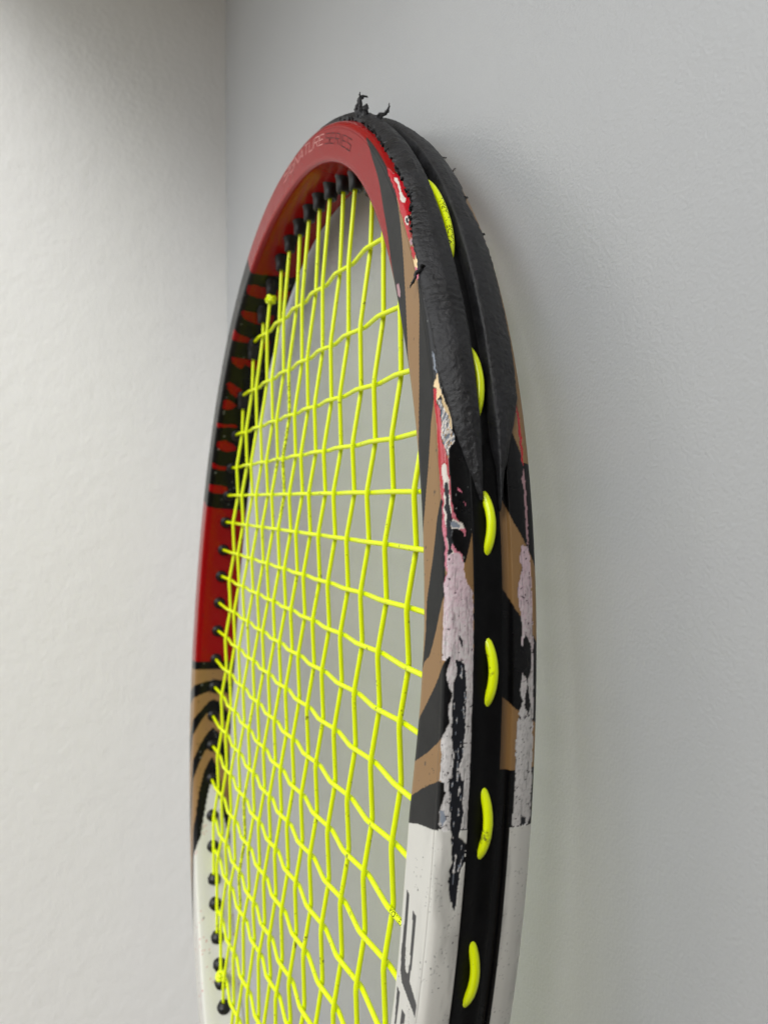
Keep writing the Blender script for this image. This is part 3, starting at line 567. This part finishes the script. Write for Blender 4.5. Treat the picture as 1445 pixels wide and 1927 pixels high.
# ---- strings
MX = [-86.0,-72.89,-60.39,-48.99,-37.03,-26.37,-15.57,-4.84,4.84,15.57,26.37,37.03,48.99,60.39,72.89,86.0]
CY = [86.15,66.35,50.29,36.28,24.17,12.41,0.0,-11.84,-23.79,-36.19,-48.72,-61.0,-73.32,-85.75,-98.77,-112.64,-123.5,-141.8,-158.0]
INNER = None
def inner_curve():
    th = np.arange(0, 360, .1); c, n = hoop(th); return c-5.85*n
INNER = inner_curve()
def cut(axis, val):                                             # where a string line meets the inside of the hoop
    a = INNER[:, axis]-val; b = np.roll(a, -1); i = np.nonzero(a*b <= 0)[0]; o = 1-axis
    q = sorted(INNER[k, o]+(INNER[(k+1) % len(INNER), o]-INNER[k, o])*(a[k]/(a[k]-b[k]+1e-12)) for k in i)
    return q[0], q[-1]
AMP = .7
def weave(nodes, lo, hi, sign0):
    s = np.concatenate([np.arange(lo-3.5, hi+3.5, .7)]); xs = [lo-4]+list(nodes)+[hi+4]
    zs = [0]+[AMP*sg for sg in sign0]+[0]; z = np.interp(s, xs, zs)
    k = np.hanning(7); k /= k.sum(); z = np.convolve(np.pad(z, 3, 'edge'), k, 'valid'); return s, z
STRINGS = {}
RS = .61
ends = []
for i, x in enumerate(MX):
    lo, hi = cut(0, x)
    nd = sorted([(y, (1 if (i+1+j+1) % 2 else -1)) for j, y in enumerate(CY) if lo+2 < y < hi-2])
    s, z = weave([a for a, _ in nd], lo, hi, [b for _, b in nd])
    wob = (np.random.RandomState(i).rand()-.5)*.5
    xe = x; ey = {0: -133.5, 1: -150.5, 2: -161.5, 15: -133.5, 14: -150.5, 13: -161.5}.get(i)
    if ey is not None:                                          # the outer mains fan in to their holes beside the throat
        q = cut(1, ey); xe = q[0] if x < 0 else q[1]; lo = ey
        nd = [(a, c) for a, c in nd if a > lo+3]; s, z = weave([a for a, _ in nd], lo, hi, [c for _, c in nd])
    P = np.stack([x+wob*np.sin((s-lo)/(hi-lo)*np.pi)+(xe-x)*np.clip(1-(s-lo)/24, 0, 1.2), s, z], 1); STRINGS['m', i+1] = P
    part('main_string', tube_mesh('main_string', P, RS, M_STR), racket)
    ends += [((x, hi, 0), (0, -1, 0), 'm%d_top' % (i+1)), ((xe, lo, 0), (0, 1, 0), 'm%d_bot' % (i+1))]
for j, y in enumerate(CY):
    lo, hi = cut(1, y)
    nd = sorted([(x, (-1 if (i+1+j+1) % 2 else 1)) for i, x in enumerate(MX) if lo+2 < x < hi-2])
    s, z = weave([a for a, _ in nd], lo, hi, [b for _, b in nd])
    P = np.stack([s, y+0*s, z], 1); STRINGS['c', j+1] = P
    part('cross_string', tube_mesh('cross_string', P, RS, M_STR), racket)
    ends += [((lo, y, 0), (1, 0, 0), 'c'), ((hi, y, 0), (-1, 0, 0), 'c')]

# ---- grommets: flared black barrels where the strings enter the frame
def grommet_mesh(long):
    L = 4.6 if long else 1.6
    prof = [(-1.6, 2.6), (.15, 2.6), (.45, 2.35), (L*.55, 2.05), (L-.25, 1.85), (L, 1.65), (L, 1.0), (L-1.6, .9)]; n = 18; V = []; F = []
    for d, r in prof:
        for k in range(n): a = 2*math.pi*k/n; V.append((d*U, r*math.cos(a)*U, r*math.sin(a)*U))
    for i in range(len(prof)-1):
        for k in range(n): F.append((i*n+k, i*n+(k+1) % n, (i+1)*n+(k+1) % n, (i+1)*n+k))
    return poly_mesh('grommet', V, F, M_GROM)
GM = {True: grommet_mesh(True), False: grommet_mesh(False)}
for p, d, nm in ends:
    o = part('grommet', GM['top' in nm], racket); q = loc(np.array(p)); dl = dirl(d)
    o.matrix_local = Matrix.Translation(Vector(q)) @ dl.to_track_quat('X', 'Z').to_matrix().to_4x4()

# ---- loops of string lying in the channel outside the frame
def loop_pts(ta, tb, z0=1.55, bulge=.5):
    t = np.linspace(0, 1, 40); th = ta+(tb-ta)*t; c, n2 = hoop(th)
    e = np.minimum(t, 1-t)*abs(tb-ta)*2.05
    n = 3.4+(2.4+bulge*np.sin(t*np.pi))*np.clip(1-np.exp(-e/1.7), 0, 1)
    z = z0-.45+1.25*(1-np.sin(t*np.pi)**.6)
    return np.stack([c[:, 0]+n2[:, 0]*n, c[:, 1]+n2[:, 1]*n, z], 1)
def th_of(side, y):
    th = np.arange(-89, 89, .05) if side > 0 else np.arange(91, 269, .05); c, n2 = hoop(th); p = c[:, 1]+n2[:, 1]*5
    return float(th[np.abs(p-y).argmin()])
LOOPS = {}
for a, b in ((1, 2), (3, 4), (5, 6), (7, 8), (9, 10), (11, 12), (13, 14), (15, 16)):
    if a == 1: P = loop_pts(54.6, 43.6, 1.4); LOOPS[1] = P; part('string_loop', tube_mesh('string_loop', P, .8, M_STR, 12), racket); continue
    t1, t2 = th_of(1, CY[a-1]+.6), th_of(1, CY[b-1]-.4)
    P = loop_pts(t1, t2); LOOPS[a] = P; part('string_loop', tube_mesh('string_loop', P, .8, M_STR, 12), racket)
for a, b in ((2, 3), (4, 5), (6, 7), (8, 9), (10, 11), (12, 13), (14, 15), (16, 17)):
    P = loop_pts(th_of(-1, CY[a-1]), th_of(-1, CY[b-1])); part('string_loop', tube_mesh('string_loop', P, .86, M_STR, 10), racket)
def th_top(x):
    th = np.arange(20, 160, .05); c, n2 = hoop(th); return float(th[np.abs(c[:, 0]+n2[:, 0]*5-x).argmin()])
for a, b in ((1, 2), (3, 4), (5, 6), (7, 8), (9, 10), (11, 12)):
    P = loop_pts(th_top(MX[a-1]), th_top(MX[b-1]), .8); part('string_loop', tube_mesh('string_loop', P, .86, M_STR, 10), racket)

# ---- tie-off knots
def knot(centre_, r, seed, tail):
    rs = np.random.RandomState(seed); t = np.linspace(0, 2*np.pi*2.0, 60)
    P = np.stack([r*np.cos(t)*(1+.25*np.cos(1.5*t)), r*.75*np.sin(1.5*t), r*np.sin(t)*(1+.25*np.cos(1.5*t))], 1)+np.array(centre_)
    P = np.vstack([P, np.array(centre_)+np.array(tail)*.5, np.array(centre_)+np.array(tail)])
    part('string_knot', tube_mesh('string_knot', P, .75, M_STR, 10), racket)
l4, h4 = cut(0, MX[3]); knot((MX[3], h4-6.2, 0), 1.25, 1, (.8, -1.2, 1.8))
knot((cut(1, -161.5)[0]+1.0, -158.8, .3), 1.25, 2, (2.6, .6, .4))

# ---- print on the strings and the frame
def text_verts(s):
    c = bpy.data.curves.new('t', 'FONT'); c.body = s; c.size = 1.0; c.resolution_u = 2; o = bpy.data.objects.new('t', c); COL.objects.link(o)
    bpy.context.view_layer.update(); e = o.evaluated_get(bpy.context.evaluated_depsgraph_get()); me = e.to_mesh()
    V = np.array([v.co[:] for v in me.vertices]); F = [tuple(p.vertices) for p in me.polygons]; e.to_mesh_clear(); bpy.data.objects.remove(o); bpy.data.curves.remove(c)
    return V, F
def print_on(path, s, start, step, size, up, r=RS, twist=0.0):
    """wrap text round a string: start = arc position, step = +1 or -1 along the path, up = direction of the letters' front"""
    V, F = text_verts(s); A = np.concatenate([[0], np.cumsum(np.linalg.norm(np.diff(path, axis=0), axis=1))])
    pos = start+step*V[:, 0]*size*1.28; C = np.stack([np.interp(pos, A, path[:, i]) for i in range(3)], 1)
    T = np.gradient(path, axis=0); T /= np.linalg.norm(T, axis=1, keepdims=True); T = np.stack([np.interp(pos, A, T[:, i]) for i in range(3)], 1)*step
    up = np.array(up, float); f = up-T*(T@up)[:, None]; f /= np.linalg.norm(f, axis=1, keepdims=True); side = np.cross(f, T)
    ang = (V[:, 1]-.36)*size/r+twist; rr = r+.03
    P = C+rr*(np.cos(ang)[:, None]*f+np.sin(ang)[:, None]*side)
    return poly_mesh('print', loc(P), F, M_INK, False)
VIEW = (.85, 0, .5)
P = STRINGS['m', 7]; top = len(P)
def arc_at(path, axis, val):
    A = np.concatenate([[0], np.cumsum(np.linalg.norm(np.diff(path, axis=0), axis=1))]); return float(A[np.abs(path[:, axis]-val).argmin()])
part('string_print', print_on(P, 'YONEX  POLYTOUR PRO 130  MADE IN JAPAN', arc_at(P, 1, 62), -1, 1.72, (.9, 0, .3)), racket)
P = STRINGS['m', 5]
part('string_print', print_on(P, 'YONEX  POLYTOUR PRO 130  MADE IN JAPAN', arc_at(P, 1, -84), -1, 1.5, (.9, 0, .3)), racket)
P = STRINGS['c', 12]
part('string_print', print_on(P, 'YONEX', arc_at(P, 0, 88.2), 1, 1.5, (.3, .6, .8)), racket)
P = LOOPS[1]
part('string_print', print_on(P[::-1], 'MADE IN JAPAN', 4.2, 1, 1.5, (.9, .1, .1), .8, .3), racket)

# lettering on the tip, thin square strokes
ST = {'S': [[(1,1),(0,1),(0,.55),(1,.5),(1,0),(0,0)]], 'I': [[(.5,0),(.5,1)]], 'G': [[(1,1),(0,1),(0,0),(1,0),(1,.5),(.5,.5)]], 'N': [[(0,0),(0,1),(1,0),(1,1)]],
      'A': [[(0,0),(.5,1),(1,0)],[(.2,.35),(.8,.35)]], 'T': [[(0,1),(1,1)],[(.5,1),(.5,0)]], 'U': [[(0,1),(0,0),(1,0),(1,1)]],
      'R': [[(0,0),(0,1),(1,1),(1,.5),(0,.5)],[(.45,.5),(1,0)]], 'E': [[(1,1),(0,1),(0,0),(1,0)],[(0,.5),(.85,.5)]]}
def lettering(word, t_start, t_end, v0, v1, mat, w=.13):
    n = len(word); V = []; F = []; adv = 1.0/n; wd = {'I': .3}
    tot = sum(wd.get(c, 1) for c in word)+.28*(n-1); x = 0
    for ch in word:
        cw = wd.get(ch, 1)
        for s in ST[ch]:
            pts = []
            for a, b in zip(s[:-1], s[1:]):
                for k in np.linspace(0, 1, 7)[(1 if pts else 0):]: pts.append((a[0]+(b[0]-a[0])*k, a[1]+(b[1]-a[1])*k))
            pts = np.array(pts); X = (x+pts[:, 0]*cw)/tot; th = t_start+(t_end-t_start)*X
            vb = v0[0]+(v0[1]-v0[0])*X; vt = v1[0]+(v1[1]-v1[0])*X; vv = vb+(vt-vb)*pts[:, 1]
            q = np.stack([-th*2.15, vv], 1); d = np.gradient(q, axis=0); d /= np.linalg.norm(d, axis=1, keepdims=True)+1e-9; nn = np.stack([-d[:, 1], d[:, 0]], 1)*w/2
            k0 = len(V); L = q+nn; R_ = q-nn
            for a, b in zip(L, R_): V += [a, b]
            F += [(k0+2*i, k0+2*i+1, k0+2*i+3, k0+2*i+2) for i in range(len(q)-1)]
        x += cw+.28
    V = np.array(V); P = rim(-V[:, 0]/2.15, V[:, 1], .07)
    return poly_mesh('lettering', loc(P), F, mat, False)
M_PINK = plain('pale_print', lin(236, 178, 172), .4); M_DARK = plain('dark_print', lin(48, 10, 16), .5, .2)
part('lettering', lettering('SIGNATURE', 91.2, 76.0, (13.6, 12.9), (17.2, 15.7), M_PINK, .19), frame)
part('lettering', lettering('SERIES', 75.2, 66.2, (12.8, 12.0), (15.5, 14.7), M_DARK, .22), frame)

# ---- throat, shaft and handle below the picture
def arm(s):
    th = 262 if s < 0 else 278; a = rim(np.array([253.0 if s < 0 else 287.0]), np.array([22.0]), -3)[0]
    pts = np.array([(a[0], a[1]+2, 0), (s*36, -212, 0), (s*22, -240, 0), (s*11, -275, 0), (s*6.5, -318, 0)]); t = np.linspace(0, 1, 40); k = np.linspace(0, 1, 5)
    C = np.stack([np.interp(t, k, pts[:, i]) for i in range(3)], 1); kk = np.hanning(13); kk /= kk.sum()
    for i in range(2): C[:, i] = np.convolve(np.pad(C[:, i], 6, 'edge'), kk, 'valid')
    V, F, tri, _ = tube_np(C, 6.3, 14); return poly_mesh('throat_arm', loc(V), list(map(tuple, F))+list(map(tuple, tri)), plain('throat_paint', lin(226, 224, 215), .3))
for s in (-1, 1): part('throat_arm', arm(s), racket)
def handle():
    V = []; F = []; n = 8; prof = [(-312, .9), (-320, 1.0), (-480, 1.0), (-486, 1.12), (-494, 1.14), (-496, 1.05)]
    for y, s in prof:
        for k in range(n):
            a = math.pi*(k+.5)/4; V.append((13.2*s*math.cos(a), y, 15.2*s*math.sin(a)))
    for i in range(len(prof)-1):
        for k in range(n): F.append((i*n+k, i*n+(k+1) % n, (i+1)*n+(k+1) % n, (i+1)*n+k))
    F += [tuple(range(n)), tuple(range((len(prof)-1)*n, len(prof)*n))]
    return poly_mesh('handle_grip', loc(np.array(V)), F, rubber_material('grip_tape', (40, 38, 36), .7), False)
part('handle_grip', handle(), racket)
